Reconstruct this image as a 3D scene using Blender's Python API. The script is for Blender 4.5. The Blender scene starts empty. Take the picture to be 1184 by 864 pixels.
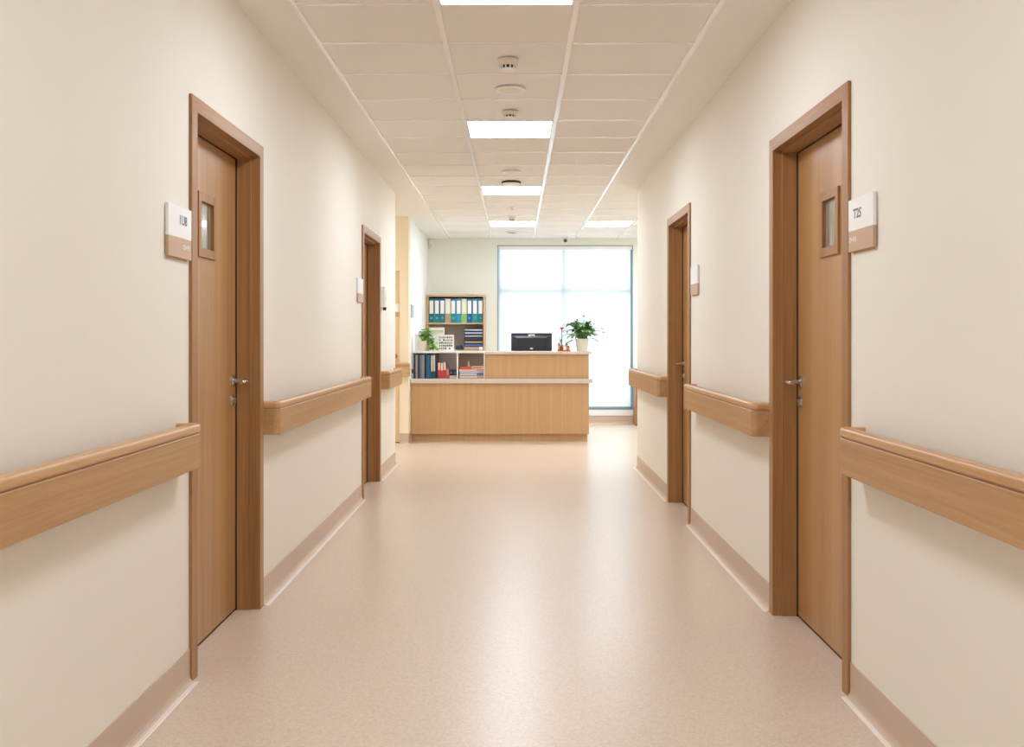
import bpy, bmesh, math, random
from mathutils import Vector, Matrix

random.seed(7)
scn = bpy.context.scene
col = scn.collection
PI = math.pi

# ------------------------------------------------------------------ colour / materials
def lin(c):
    def f(v):
        v /= 255.0
        return v / 12.92 if v <= 0.04045 else ((v + 0.055) / 1.055) ** 2.4
    return (f(c[0]), f(c[1]), f(c[2]), 1.0)

MATS = {}
def new_mat(name):
    m = bpy.data.materials.new(name); m.use_nodes = True
    nt = m.node_tree
    return m, nt, nt.nodes['Principled BSDF'], nt.nodes, nt.links

def plain(name, rgb, rough=0.5, metal=0.0, spec=0.5, noise=0.05, nscale=40.0, bump=0.0):
    """slightly mottled solid colour"""
    m, nt, b, N, L = new_mat(name)
    tc = N.new('ShaderNodeTexCoord'); nz = N.new('ShaderNodeTexNoise')
    nz.inputs['Scale'].default_value = nscale; nz.inputs['Detail'].default_value = 4
    L.new(tc.outputs['Object'], nz.inputs['Vector'])
    mx = N.new('ShaderNodeMix'); mx.data_type = 'RGBA'
    c = lin(rgb)
    mx.inputs['A'].default_value = tuple(v * (1 - noise) for v in c[:3]) + (1,)
    mx.inputs['B'].default_value = tuple(min(1, v * (1 + noise)) for v in c[:3]) + (1,)
    L.new(nz.outputs['Fac'], mx.inputs['Factor'])
    L.new(mx.outputs['Result'], b.inputs['Base Color'])
    b.inputs['Roughness'].default_value = rough
    b.inputs['Metallic'].default_value = metal
    b.inputs['Specular IOR Level'].default_value = spec
    if bump:
        bp = N.new('ShaderNodeBump'); bp.inputs['Strength'].default_value = bump
        bp.inputs['Distance'].default_value = 0.002
        L.new(nz.outputs['Fac'], bp.inputs['Height']); L.new(bp.outputs['Normal'], b.inputs['Normal'])
    MATS[name] = m
    return m

def wood(name, dark, light, axis='Z', rough=0.42, band=9.0, fine=150.0, contrast=1.0):
    """straight-grained veneer: long streaks along axis"""
    m, nt, b, N, L = new_mat(name)
    tc = N.new('ShaderNodeTexCoord')
    def streak(across, along, detail):
        mp = N.new('ShaderNodeMapping')
        s = {'X': (along, across, across), 'Y': (across, along, across), 'Z': (across, across, along)}[axis]
        mp.inputs['Scale'].default_value = s
        L.new(tc.outputs['Object'], mp.inputs['Vector'])
        nz = N.new('ShaderNodeTexNoise'); nz.inputs['Scale'].default_value = 1.0
        nz.inputs['Detail'].default_value = detail; nz.inputs['Roughness'].default_value = 0.6
        L.new(mp.outputs['Vector'], nz.inputs['Vector'])
        return nz
    a = streak(band, 0.35, 3); f = streak(fine, 3.0, 5)
    add = N.new('ShaderNodeMath'); add.operation = 'MULTIPLY_ADD'
    add.inputs[1].default_value = 0.45
    L.new(f.outputs['Fac'], add.inputs[0])
    sc = N.new('ShaderNodeMath'); sc.operation = 'MULTIPLY'; sc.inputs[1].default_value = 0.55
    L.new(a.outputs['Fac'], sc.inputs[0]); L.new(sc.outputs[0], add.inputs[2])
    cr = N.new('ShaderNodeValToRGB')
    w = 0.17 / contrast
    cr.color_ramp.elements[0].position = 0.5 - w; cr.color_ramp.elements[1].position = 0.5 + w
    cr.color_ramp.elements[0].color = lin(dark); cr.color_ramp.elements[1].color = lin(light)
    L.new(add.outputs[0], cr.inputs['Fac']); L.new(cr.outputs['Color'], b.inputs['Base Color'])
    b.inputs['Roughness'].default_value = rough
    b.inputs['Specular IOR Level'].default_value = 0.4
    bp = N.new('ShaderNodeBump'); bp.inputs['Strength'].default_value = 0.08; bp.inputs['Distance'].default_value = 0.001
    L.new(f.outputs['Fac'], bp.inputs['Height']); L.new(bp.outputs['Normal'], b.inputs['Normal'])
    MATS[name] = m
    return m

def emit(name, rgb, strength):
    m, nt, b, N, L = new_mat(name)
    b.inputs['Base Color'].default_value = (0.9, 0.9, 0.9, 1)
    b.inputs['Emission Color'].default_value = lin(rgb)
    b.inputs['Emission Strength'].default_value = strength
    MATS[name] = m
    return m

WALL_C = (239, 235, 224)
plain('wall_paint', WALL_C, 0.62, noise=0.012, nscale=260, bump=0.12, spec=0.35)
plain('reception_paint', (234, 236, 226), 0.62, noise=0.012, nscale=260, bump=0.1, spec=0.35)
plain('pale_paint', (242, 242, 240), 0.6, noise=0.01, nscale=200, spec=0.35)
plain('peach_paint', (242, 228, 200), 0.6, noise=0.01, nscale=200, spec=0.35)
plain('niche_paint', (228, 204, 168), 0.6, noise=0.01, nscale=200, spec=0.35)
plain('soffit_paint', (240, 238, 232), 0.7, noise=0.012, nscale=120, spec=0.3)
plain('ceiling_tile', (240, 237, 232), 0.8, noise=0.05, nscale=420, spec=0.2, bump=0.15)
plain('grid_white', (253, 253, 254), 0.2, noise=0.002, spec=1.0)
plain('skirting', (204, 182, 160), 0.45, noise=0.03, nscale=300)
plain('weld_white', (240, 234, 226), 0.3, noise=0.02)  # near-white colour for the painted highlight along the cove
plain('white_plastic', (248, 247, 244), 0.4, noise=0.01)
plain('cream_plastic', (234, 226, 212), 0.45, noise=0.02)
plain('sign_white', (240, 240, 238), 0.35, noise=0.01)
plain('sign_tan', (196, 162, 132), 0.4, noise=0.03)
plain('sign_text', (92, 94, 102), 0.5)
plain('sign_text_pale', (240, 232, 222), 0.5)
plain('sign_blue', (150, 170, 190), 0.4)
plain('chrome', (205, 203, 198), 0.22, metal=1.0, noise=0.02)
plain('copper', (190, 130, 90), 0.3, metal=0.8, noise=0.03)
plain('dark_gap', (58, 40, 26), 0.8)  # dark colour standing in for shade inside the door gaps
plain('slot_dark', (60, 55, 50), 0.7)
plain('alu', (150, 168, 176), 0.35, metal=0.3, noise=0.02)
plain('counter_lam', (214, 204, 194), 0.35, noise=0.04, nscale=500)
plain('white_lam', (240, 240, 240), 0.4, noise=0.01)
plain('grey_back', (192, 184, 174), 0.6, noise=0.05)
plain('pot_white', (236, 228, 214), 0.45, noise=0.03)
plain('soil', (60, 44, 32), 0.9, noise=0.3, nscale=120)
plain('monitor_black', (36, 38, 44), 0.38, noise=0.05)
plain('monitor_shell', (46, 49, 57), 0.45, noise=0.05)
plain('paper', (244, 243, 240), 0.7, noise=0.01)
plain('paper_warm', (222, 205, 180), 0.7, noise=0.05)
plain('flower_red', (220, 50, 80), 0.6, noise=0.15, nscale=90)
plain('stem_blue', (60, 84, 92), 0.5)
plain('amber', (206, 104, 44), 0.25, noise=0.12, nscale=50)
plain('amber_pale', (224, 178, 120), 0.25, noise=0.12, nscale=50)
plain('lens_black', (20, 20, 30), 0.1)

wood('door_wood', (164, 120, 72), (192, 149, 100), 'Z', 0.36, band=13)
wood('frame_wood', (146, 102, 58), (180, 136, 90), 'Z', 0.42, band=18)
wood('head_wood', (146, 102, 58), (180, 136, 90), 'Y', 0.42, band=18)
wood('rail_wood', (170, 128, 84), (196, 156, 110), 'Y', 0.40, band=22, fine=110)
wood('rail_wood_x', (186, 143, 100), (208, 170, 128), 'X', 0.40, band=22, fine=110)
wood('cap_wood', (188, 140, 92), (208, 166, 118), 'Y', 0.30, band=26, fine=120)
wood('desk_wood', (194, 154, 110), (209, 171, 128), 'Z', 0.45, band=30, fine=210, contrast=1.0)
wood('shelf_wood', (190, 152, 112), (214, 178, 138), 'Z', 0.45, band=24)

# speckled vinyl floor with a satin sheen
m, nt, b, N, L = new_mat('floor_vinyl')
tc = N.new('ShaderNodeTexCoord')
n1 = N.new('ShaderNodeTexNoise'); n1.inputs['Scale'].default_value = 190; n1.inputs['Detail'].default_value = 3
n2 = N.new('ShaderNodeTexNoise'); n2.inputs['Scale'].default_value = 1.4; n2.inputs['Detail'].default_value = 3
n3 = N.new('ShaderNodeTexNoise'); n3.inputs['Scale'].default_value = 75; n3.inputs['Detail'].default_value = 2
mpf = N.new('ShaderNodeMapping'); mpf.inputs['Location'].default_value = (31.37, 17.21, 5.43); L.new(tc.outputs['Object'], mpf.inputs['Vector'])
for n in (n1, n2, n3): L.new(mpf.outputs['Vector'], n.inputs['Vector'])
cr = N.new('ShaderNodeValToRGB'); e = cr.color_ramp.elements
e[0].position = 0.36; e[0].color = lin((205, 185, 163)); e[1].position = 0.62; e[1].color = lin((223, 207, 189))
mx = N.new('ShaderNodeMath'); mx.operation = 'MULTIPLY_ADD'; mx.inputs[1].default_value = 0.6
h = N.new('ShaderNodeMath'); h.operation = 'MULTIPLY'; h.inputs[1].default_value = 0.4
L.new(n3.outputs['Fac'], h.inputs[0]); L.new(n1.outputs['Fac'], mx.inputs[0]); L.new(h.outputs[0], mx.inputs[2])
L.new(mx.outputs[0], cr.inputs['Fac']); L.new(cr.outputs['Color'], b.inputs['Base Color'])
mr = N.new('ShaderNodeMapRange'); mr.inputs['To Min'].default_value = 0.24; mr.inputs['To Max'].default_value = 0.34
b.inputs['Roughness'].default_value = 0.29
b.inputs['Specular IOR Level'].default_value = 0.5
MATS['floor_vinyl'] = m

# frosted pane of the door windows
m, nt, b, N, L = new_mat('frosted_glass')
tc = N.new('ShaderNodeTexCoord'); mp = N.new('ShaderNodeMapping'); mp.inputs['Scale'].default_value = (60, 60, 1.5)
nz = N.new('ShaderNodeTexNoise'); nz.inputs['Scale'].default_value = 1; nz.inputs['Detail'].default_value = 3
L.new(tc.outputs['Object'], mp.inputs['Vector']); L.new(mp.outputs['Vector'], nz.inputs['Vector'])
cr = N.new('ShaderNodeValToRGB'); e = cr.color_ramp.elements
e[0].position = 0.3; e[0].color = lin((118, 110, 96)); e[1].position = 0.7; e[1].color = lin((166, 158, 142))
L.new(nz.outputs['Fac'], cr.inputs['Fac']); L.new(cr.outputs['Color'], b.inputs['Base Color'])
b.inputs['Roughness'].default_value = 0.18; b.inputs['Coat Weight'].default_value = 0.4
MATS['frosted_glass'] = m

# clear window glass
m = bpy.data.materials.new('window_glass'); m.use_nodes = True; nt = m.node_tree; N = nt.nodes; L = nt.links
N.clear(); o = N.new('ShaderNodeOutputMaterial'); t = N.new('ShaderNodeBsdfTransparent'); g = N.new('ShaderNodeBsdfGlossy')
t.inputs['Color'].default_value = (0.93, 0.97, 0.98, 1); g.inputs['Roughness'].default_value = 0.02
ms = N.new('ShaderNodeMixShader'); ms.inputs['Fac'].default_value = 0.06
L.new(t.outputs[0], ms.inputs[1]); L.new(g.outputs[0], ms.inputs[2]); L.new(ms.outputs[0], o.inputs['Surface'])
MATS['window_glass'] = m

# translucent roller-blind cloth
m = bpy.data.materials.new('blind_cloth'); m.use_nodes = True; nt = m.node_tree; N = nt.nodes; L = nt.links
N.clear(); o = N.new('ShaderNodeOutputMaterial')
tr = N.new('ShaderNodeBsdfTranslucent'); df = N.new('ShaderNodeBsdfDiffuse'); tp = N.new('ShaderNodeBsdfTransparent')
tc = N.new('ShaderNodeTexCoord'); wv = N.new('ShaderNodeTexWave'); wv.bands_direction = 'Z'; wv.inputs['Scale'].default_value = 60
wv.inputs['Distortion'].default_value = 0.3
cr = N.new('ShaderNodeValToRGB'); cr.color_ramp.elements[0].color = (0.88, 0.90, 0.91, 1); cr.color_ramp.elements[1].color = (0.94, 0.95, 0.955, 1)
L.new(tc.outputs['Object'], wv.inputs['Vector']); L.new(wv.outputs['Fac'], cr.inputs['Fac'])
L.new(cr.outputs['Color'], tr.inputs['Color']); L.new(cr.outputs['Color'], df.inputs['Color'])
a1 = N.new('ShaderNodeMixShader'); a1.inputs['Fac'].default_value = 0.25
L.new(tr.outputs[0], a1.inputs[1]); L.new(df.outputs[0], a1.inputs[2])
a2 = N.new('ShaderNodeMixShader'); a2.inputs['Fac'].default_value = 0.10
L.new(a1.outputs[0], a2.inputs[1]); L.new(tp.outputs[0], a2.inputs[2]); L.new(a2.outputs[0], o.inputs['Surface'])
MATS['blind_cloth'] = m

def leaf_mat(name, dark, light):
    m, nt, b, N, L = new_mat(name)
    tc = N.new('ShaderNodeTexCoord'); nz = N.new('ShaderNodeTexNoise'); nz.inputs['Scale'].default_value = 26
    L.new(tc.outputs['Object'], nz.inputs['Vector'])
    cr = N.new('ShaderNodeValToRGB'); e = cr.color_ramp.elements
    e[0].position = 0.35; e[0].color = lin(dark); e[1].position = 0.65; e[1].color = lin(light)
    L.new(nz.outputs['Fac'], cr.inputs['Fac']); L.new(cr.outputs['Color'], b.inputs['Base Color'])
    b.inputs['Roughness'].default_value = 0.4
    b.inputs['Subsurface Weight'].default_value = 0.0
    MATS[name] = m
leaf_mat('leaf_bright', (84, 136, 36), (150, 200, 72))
leaf_mat('leaf_deep', (72, 118, 60), (142, 184, 110))
PANEL_STRENGTH = 25.0
emit('panel_light', (234, 242, 255), PANEL_STRENGTH)

COLS = {}
def cmat(rgb):
    k = 'tint_%d_%d_%d' % rgb
    if k not in COLS:
        COLS[k] = plain(k, rgb, 0.5, noise=0.06, nscale=60)
    return COLS[k]

# ------------------------------------------------------------------ mesh helpers
def box(bm, x0, x1, y0, y1, z0, z1):
    x0, x1 = min(x0, x1), max(x0, x1); y0, y1 = min(y0, y1), max(y0, y1); z0, z1 = min(z0, z1), max(z0, z1)
    v = [bm.verts.new(p) for p in ((x0,y0,z0),(x1,y0,z0),(x1,y1,z0),(x0,y1,z0),(x0,y0,z1),(x1,y0,z1),(x1,y1,z1),(x0,y1,z1))]
    for f in ((0,3,2,1),(4,5,6,7),(0,1,5,4),(1,2,6,5),(2,3,7,6),(3,0,4,7)):
        bm.faces.new([v[i] for i in f])
    return bm

def bx(*a):
    return box(bmesh.new(), *a)

def tube(bm, p0, p1, r0, r1=None, seg=20, caps=True):
    p0 = Vector(p0); p1 = Vector(p1); r1 = r0 if r1 is None else r1
    d = (p1 - p0).normalized()
    u = d.orthogonal().normalized(); w = d.cross(u)
    A = []; B = []
    for i in range(seg):
        a = 2 * PI * i / seg
        n = u * math.cos(a) + w * math.sin(a)
        A.append(bm.verts.new(p0 + n * r0)); B.append(bm.verts.new(p1 + n * r1))
    for i in range(seg):
        j = (i + 1) % seg
        bm.faces.new((A[i], A[j], B[j], B[i]))
    if caps:
        bm.faces.new(A[::-1]); bm.faces.new(B)
    return bm

def path_tube(bm, pts, radii, seg=10):
    pts = [Vector(p) for p in pts]; rings = []
    u = None
    for i, p in enumerate(pts):
        d = (pts[min(i + 1, len(pts) - 1)] - pts[max(i - 1, 0)]).normalized()
        u = (d.orthogonal() if u is None else u - d * u.dot(d)).normalized()
        w = d.cross(u)
        r = radii[i] if isinstance(radii, (list, tuple)) else radii
        rings.append([bm.verts.new(p + (u * math.cos(2*PI*k/seg) + w * math.sin(2*PI*k/seg)) * r) for k in range(seg)])
    for a, b in zip(rings, rings[1:]):
        for k in range(seg):
            bm.faces.new((a[k], a[(k+1) % seg], b[(k+1) % seg], b[k]))
    bm.faces.new(rings[0][::-1]); bm.faces.new(rings[-1])
    return bm

def lathe(bm, c, prof, seg=28, axis='Z'):
    """prof: list of (r, h) along axis from c"""
    rings = []
    def P(r, h, a):
        x, y = r * math.cos(a), r * math.sin(a)
        if axis == 'Z': q = (x, y, h)
        elif axis == 'X': q = (h, x, y)
        else: q = (x, h, y)
        return (c[0] + q[0], c[1] + q[1], c[2] + q[2])
    for r, h in prof:
        if r < 1e-6: rings.append([bm.verts.new(P(0, h, 0))])
        else: rings.append([bm.verts.new(P(r, h, 2*PI*k/seg)) for k in range(seg)])
    for a, b in zip(rings, rings[1:]):
        for k in range(seg):
            j = (k + 1) % seg
            if len(a) == 1 and len(b) == 1: continue
            if len(a) == 1: bm.faces.new((a[0], b[j], b[k]))
            elif len(b) == 1: bm.faces.new((a[k], a[j], b[0]))
            else: bm.faces.new((a[k], a[j], b[j], b[k]))
    return bm

def sweep(bm, path, prof, closed_prof=True):
    """path: plan points (x,y); prof: (offset to the left of the path, z); capped ends"""
    n = len(path); rows = []
    for i in range(n):
        p = Vector(path[i])
        d0 = (Vector(path[i]) - Vector(path[i-1])).normalized() if i > 0 else None
        d1 = (Vector(path[i+1]) - Vector(path[i])).normalized() if i < n - 1 else None
        if d0 is None: d0 = d1
        if d1 is None: d1 = d0
        n0 = Vector((-d0.y, d0.x)); n1 = Vector((-d1.y, d1.x))
        mm = (n0 + n1); mm = mm / max(1e-6, mm.length); k = 1 / max(0.3, mm.dot(n0))
        rows.append([bm.verts.new((p.x + mm.x * o * k, p.y + mm.y * o * k, z)) for o, z in prof])
    m = len(prof)
    for a, b in zip(rows, rows[1:]):
        for k in range(m if closed_prof else m - 1):
            j = (k + 1) % m
            bm.faces.new((a[k], a[j], b[j], b[k]))
    if closed_prof:
        bm.faces.new(rows[0][::-1]); bm.faces.new(rows[-1])
    return bm

ORG = {}
def obj(name, bm, mat, parent=None, smooth=False, bevel=0.0, mats=None, origin=None):
    bmesh.ops.recalc_face_normals(bm, faces=bm.faces[:])
    me = bpy.data.meshes.new(name)
    if parent is not None:
        org = ORG[parent.name]
    elif origin is not None:
        org = Vector(origin)
    else:
        xs = [v.co for v in bm.verts]
        lo = [min(c[i] for c in xs) for i in range(3)]; hi = [max(c[i] for c in xs) for i in range(3)]
        org = Vector(((lo[0]+hi[0])/2, (lo[1]+hi[1])/2, lo[2]))
    bmesh.ops.translate(bm, verts=bm.verts[:], vec=-org)
    bm.to_mesh(me); bm.free()
    for mm in ([mat] if mats is None else mats):
        me.materials.append(MATS[mm] if isinstance(mm, str) else mm)
    if smooth:
        for p in me.polygons: p.use_smooth = True
    o = bpy.data.objects.new(name, me); col.objects.link(o)
    if parent is not None: o.parent = parent
    else: o.location = org
    ORG[o.name] = org
    if bevel:
        md = o.modifiers.new('bevel', 'BEVEL'); md.width = bevel; md.segments = 2; md.limit_method = 'ANGLE'; md.angle_limit = math.radians(40)
    elif smooth:
        try:
            for e_ in me.edges: pass
            me.set_sharp_from_angle(angle=math.radians(40))
        except Exception: pass
    return o

def thing(name, loc, label=None, cat=None, group=None, kind=None):
    o = bpy.data.objects.new(name, None); col.objects.link(o)
    o.location = loc; o.empty_display_size = 0.1
    ORG[o.name] = Vector(loc)
    return tag(o, label, cat, group, kind)

def tag(o, label=None, cat=None, group=None, kind=None):
    if label: o['label'] = label
    if cat: o['category'] = cat
    if group: o['group'] = group
    if kind: o['kind'] = kind
    return o

def structure(name, bm, mat, **k):
    return tag(obj(name, bm, mat, **k), kind='structure')

def text_bm(txt, size, depth, M, bold=0.0, xs=1.0):
    cu = bpy.data.curves.new('lettering', 'FONT'); cu.body = txt; cu.size = size; cu.extrude = depth
    cu.align_x = 'CENTER'; cu.align_y = 'CENTER'; cu.offset = bold; cu.resolution_u = 3
    o = bpy.data.objects.new('lettering', cu); col.objects.link(o)
    bpy.context.view_layer.update()
    me = bpy.data.meshes.new_from_object(o.evaluated_get(bpy.context.evaluated_depsgraph_get()))
    bm = bmesh.new(); bm.from_mesh(me)
    bm.transform(M @ Matrix.Diagonal((xs, 1, 1, 1)))
    bpy.data.objects.remove(o); bpy.data.curves.remove(cu); bpy.data.meshes.remove(me)
    return bm

# ------------------------------------------------------------------ dimensions
XL, XR, H = -1.188, 1.170, 2.68
YB, YBACK = -3.2, 15.15
YLE, YRE = 10.36, 10.06            # where the corridor walls end
YP = 12.36                         # wall facing the corridor on the left
XRL = -1.262                       # left wall of the reception room
XRR = 3.2
T = 0.22

LD = [(3.88, 4.83, 2.142), (8.16, 9.10, 2.125)]
RD = [(3.72, 4.72, 2.150), (7.05, 7.945, 2.152)]
AW, AH = 0.067, 0.056              # architrave widths

# ------------------------------------------------------------------ room shell
structure('floor', bx(-3.6, XRR + T, YB - T, YBACK + T, -0.12, 0.0), 'floor_vinyl', origin=(0, 0, 0))

def wall_run(s, W, doors, yend):
    bm = bmesh.new(); y = YB
    for y0, y1, zt in doors:
        a, c, z = y0 - 0.03, y1 + 0.03, zt - AH + 0.03
        box(bm, s*W, s*(W+T), y, a, 0, H + 0.1)
        box(bm, s*W, s*(W+T), a, c, z, H + 0.1)
        y = c
    box(bm, s*W, s*(W+T), y, yend, 0, H + 0.1)
    return bm
structure('wall_left', wall_run(-1, -XL, LD, YLE), 'wall_paint', origin=(0, 0, 0))
structure('wall_right', wall_run(1, XR, RD, YRE), 'wall_paint', origin=(0, 0, 0))
structure('wall_front', bx(XL - T, XR + T, YB - T, YB, 0, H + 0.1), 'wall_paint')
# cross corridor on the left, reception on the right
structure('wall_side_corridor_near', bx(-3.6, XL - T, YLE - T, YLE, 0, H + 0.1), 'wall_paint')
structure('wall_side_corridor_end', bx(-3.6 - T, -3.6, YLE - T, YP + T, 0, H + 0.1), 'wall_paint')
bm = bmesh.new()                   # wall facing the corridor with the recess of a pale door
DX0, DX1, DZ = -2.30, -1.3665, 2.04
box(bm, -3.6, DX0, YP, YP + T, 0, H + 0.1); box(bm, DX0, DX1, YP, YP + T, DZ, H + 0.1); box(bm, DX1, XRL, YP, YP + T, 0, H + 0.1)
structure('wall_side_corridor_far', bm, 'peach_paint')
structure('wall_reception_left', bx(XRL - T, XRL, YP + T, YBACK, 0, H + 0.1), 'pale_paint')
structure('wall_reception_front', bx(XR + T, XRR + T, YRE - T, YRE, 0, H + 0.1), 'wall_paint')
structure('wall_reception_right', bx(XRR, XRR + T, YRE, YBACK, 0, H + 0.1), 'reception_paint')
WX0, WX1, WZ0, WZ1 = -0.2625, 1.70, 0.205, 2.585
bm = bmesh.new()
box(bm, XRL - T, WX0, YBACK, YBACK + T, 0, H + 0.1); box(bm, WX1, XRR + T, YBACK, YBACK + T, 0, H + 0.1)
box(bm, WX0, WX1, YBACK, YBACK + T, 0, WZ0); box(bm, WX0, WX1, YBACK, YBACK + T, WZ1, H + 0.1)
structure('wall_back', bm, 'reception_paint')

# ceiling: plaster borders, lay-in tile field
GX = [-0.943, -0.340, 0.263, 0.866]
GX0, GX1 = -0.955, 0.880
bm = bmesh.new()
box(bm, -3.6, GX0, YB, YBACK, H, H + 0.1)
box(bm, GX1, XR + T, YB, YRE, H, H + 0.1)
structure('ceiling', bm, 'soffit_paint')
structure('ceiling_tile_field', box(bx(GX0, GX1, YB, YBACK, H + 0.006, H + 0.1), GX1, XRR, YRE, YBACK, H + 0.006, H + 0.1), 'ceiling_tile')
bm = bmesh.new()
for x in GX[1:3]: box(bm, x - 0.013, x + 0.013, YB, YBACK, H - 0.001, H + 0.012)
box(bm, GX0 - 0.004, GX0 + 0.014, YB, YBACK, H - 0.001, H + 0.012)
box(bm, GX1 - 0.016, GX1 + 0.008, YB, YBACK, H - 0.001, H + 0.012)
for x in (1.469, 2.072, 2.675): box(bm, x - 0.013, x + 0.013, YRE, YBACK, H - 0.001, H + 0.012)
structure('trim_1', bm, 'grid_white')
bm = bmesh.new(); k = -13
while True:
    y = 5.10 + 0.6 * k; k += 1
    if y > YBACK - 0.05: break
    if y < YB: continue
    xe = GX1 if y < YRE else XRR
    box(bm, GX0, xe, y - 0.0075, y + 0.0075, H + 0.001, H + 0.012)
structure('trim_2', bm, 'grid_white')

# ceiling light panels
def panel(x0, y0, label, H=H):
    t = thing('ceiling_light', (x0 + 0.3, y0 + 0.3, H), label, 'ceiling light', 'square recessed ceiling light panels')
    bm = bmesh.new(); a, c = x0 + 0.012, x0 + 0.591; d, e_ = y0 + 0.008, y0 + 0.592; w = 0.012
    box(bm, a, c, d, d + w, H - 0.002, H + 0.006); box(bm, a, c, e_ - w, e_, H - 0.002, H + 0.006)
    box(bm, a, a + w, d + w, e_ - w, H - 0.002, H + 0.006); box(bm, c - w, c, d + w, e_ - w, H - 0.002, H + 0.006)
    obj('light_frame', bm, 'grid_white', t)
    obj('diffuser', bx(a + w, c - w, d + w, e_ - w, H + 0.001, H + 0.005), 'panel_light', t)
panel(GX[1], 3.9, 'white light panel cut by the top edge of the picture, nearest in the corridor ceiling')
panel(GX[1], 6.9, 'second nearest white light panel, just beyond the first group of ceiling detectors')
panel(GX[1], 9.9, 'third white light panel in the middle ceiling column, above the corridor end')
panel(GX[1], 12.9, 'farthest light panel in the middle ceiling column, over the reception desk')
panel(GX[3] + 0.003, 12.9, 'light panel at right over the reception window, partly behind the right wall')
panel(GX[1], 0.9, 'white ceiling light panel above the viewer, out of the picture')
panel(GX[1], -2.1, 'white ceiling light panel behind the viewer, out of the picture')
panel(2.075, 11.7, 'white light panel over the hidden right part of the reception')  # extra panel added out of view to lift the reception light
panel(2.075, 13.5, 'white light panel at the hidden right end of the reception')  # likewise added out of view for more light in the reception

panel(-3.35, 10.9, 'white ceiling light panel in the hidden side corridor at left', H - 0.012)  # added out of view to brighten the pier wall
# baseboards: coved vinyl skirting with a pale strip painting the cove highlight
SK = [(0, 0.0), (0.022, 0.0), (0.012, 0.005), (0.006, 0.014), (0.0035, 0.026), (0.0035, 0.120), (0, 0.121)]
def skirt(name, paths):
    bm = bmesh.new()
    for p in paths: sweep(bm, p, SK)
    return structure(name, bm, 'skirting', origin=(0, 0, 0))
def ends(doors, yend):
    ys = [YB]
    for y0, y1, _ in doors: ys += [y0 - AW, y1 + AW]
    return ys + [yend]
a = ends(LD, YLE)
pl = [[(XL, a[i+1]), (XL, a[i])] for i in range(0, len(a), 2)]
pl[-1] = [(XL - T, YLE), (XL, YLE), (XL, a[-2])]
pl[-1] = [(-3.6, YLE), (XL, YLE), (XL, a[-2])]
skirt('baseboard_left', [[(q[0], q[1]) for q in p] for p in pl])
a = ends(RD, YRE)
pr = [[(XR, a[i]), (XR, a[i+1])] for i in range(0, len(a), 2)]
pr[-1] = [(XR, a[-2]), (XR, YRE), (XRR, YRE)]
skirt('baseboard_right', pr)
skirt('baseboard_back', [[(XRR, YBACK), (XRL, YBACK), ]])
skirt('baseboard_reception_left', [[(XRL, YBACK), (XRL, YP), (DX1, YP)]])
GLINT = [(0.012, 0.0), (0.036, 0.0), (0.034, 0.0016), (0.013, 0.0016)]  # flat pale strip that paints the highlight at the skirting foot
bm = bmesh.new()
for p in pl + pr: sweep(bm, p, GLINT)
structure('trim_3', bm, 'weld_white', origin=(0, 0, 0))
structure('trim_4', bx(WX0 - 0.02, WX1 + 0.02, YBACK - 0.012, YBACK, 0.121, WZ0 - 0.001), 'pale_paint')   # apron under the window

# ------------------------------------------------------------------ window with roller blind
win = thing('window_1', ((WX0 + WX1)/2, YBACK, WZ0), kind='structure')
bm = bmesh.new(); f = 0.035; y0, y1 = YBACK + 0.088, YBACK + 0.15
box(bm, WX0, WX0 + f, y0, y1, WZ0, WZ1); box(bm, WX1 - f, WX1, y0, y1, WZ0, WZ1)
box(bm, WX0 + f, WX1 - f, y0, y1, WZ0, WZ0 + f); box(bm, WX0 + f, WX1 - f, y0, y1, WZ1 - f, WZ1)
box(bm, 0.678, 0.722, y0, y1, WZ0 + f, WZ1 - f)
box(bm, WX0 + f, 0.678, y0, y1, 1.900, 1.950); box(bm, 0.722, WX1 - f, y0, y1, 1.900, 1.950)
obj('window_frame', bm, 'alu', win)
bm = bmesh.new()                      # slim reveal lining at the wall face
r = 0.010
box(bm, WX0, WX0 + r, YBACK - 0.004, y0, WZ0, WZ1); box(bm, WX1 - r, WX1, YBACK - 0.004, y0, WZ0, WZ1)
box(bm, WX0 + r, WX1 - r, YBACK - 0.004, y0, WZ1 - r, WZ1); box(bm, WX0 + r, WX1 - r, YBACK - 0.004, y0, WZ0, WZ0 + r)
obj('reveal_lining', bm, 'alu', win)
for (gx0, gx1) in ((WX0 + f, 0.678), (0.722, WX1 - f)):
    for (gz0, gz1) in ((WZ0 + f, 1.900), (1.950, WZ1 - f)):
        obj('window_pane', bx(gx0, gx1, YBACK + 0.118, YBACK + 0.122, gz0, gz1), 'window_glass', win)
bl = thing('roller_blind', ((WX0 + WX1)/2, YBACK + 0.04, WZ0 + r), 'white translucent roller blind drawn down over the tall reception window', 'blind')
bm = bmesh.new()
v = [bm.verts.new(p) for p in ((WX0 + 0.014, YBACK + 0.045, WZ0 + 0.03), (WX1 - 0.030, YBACK + 0.045, WZ0 + 0.03), (WX1 - 0.030, YBACK + 0.045, WZ1 - 0.05), (WX0 + 0.014, YBACK + 0.045, WZ1 - 0.05))]
bm.faces.new(v); obj('blind_cloth', bm, 'blind_cloth', bl)
obj('head_box', bx(WX0 + r + 0.002, WX1 - r - 0.002, YBACK + 0.012, YBACK + 0.068, WZ1 - 0.065, WZ1 - r - 0.001), 'white_plastic', bl, bevel=0.006)
obj('bottom_bar', bx(WX0 + 0.014, WX1 - 0.030, YBACK + 0.035, YBACK + 0.055, WZ0 + r + 0.002, WZ0 + 0.045), 'alu', bl, bevel=0.004)

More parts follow.
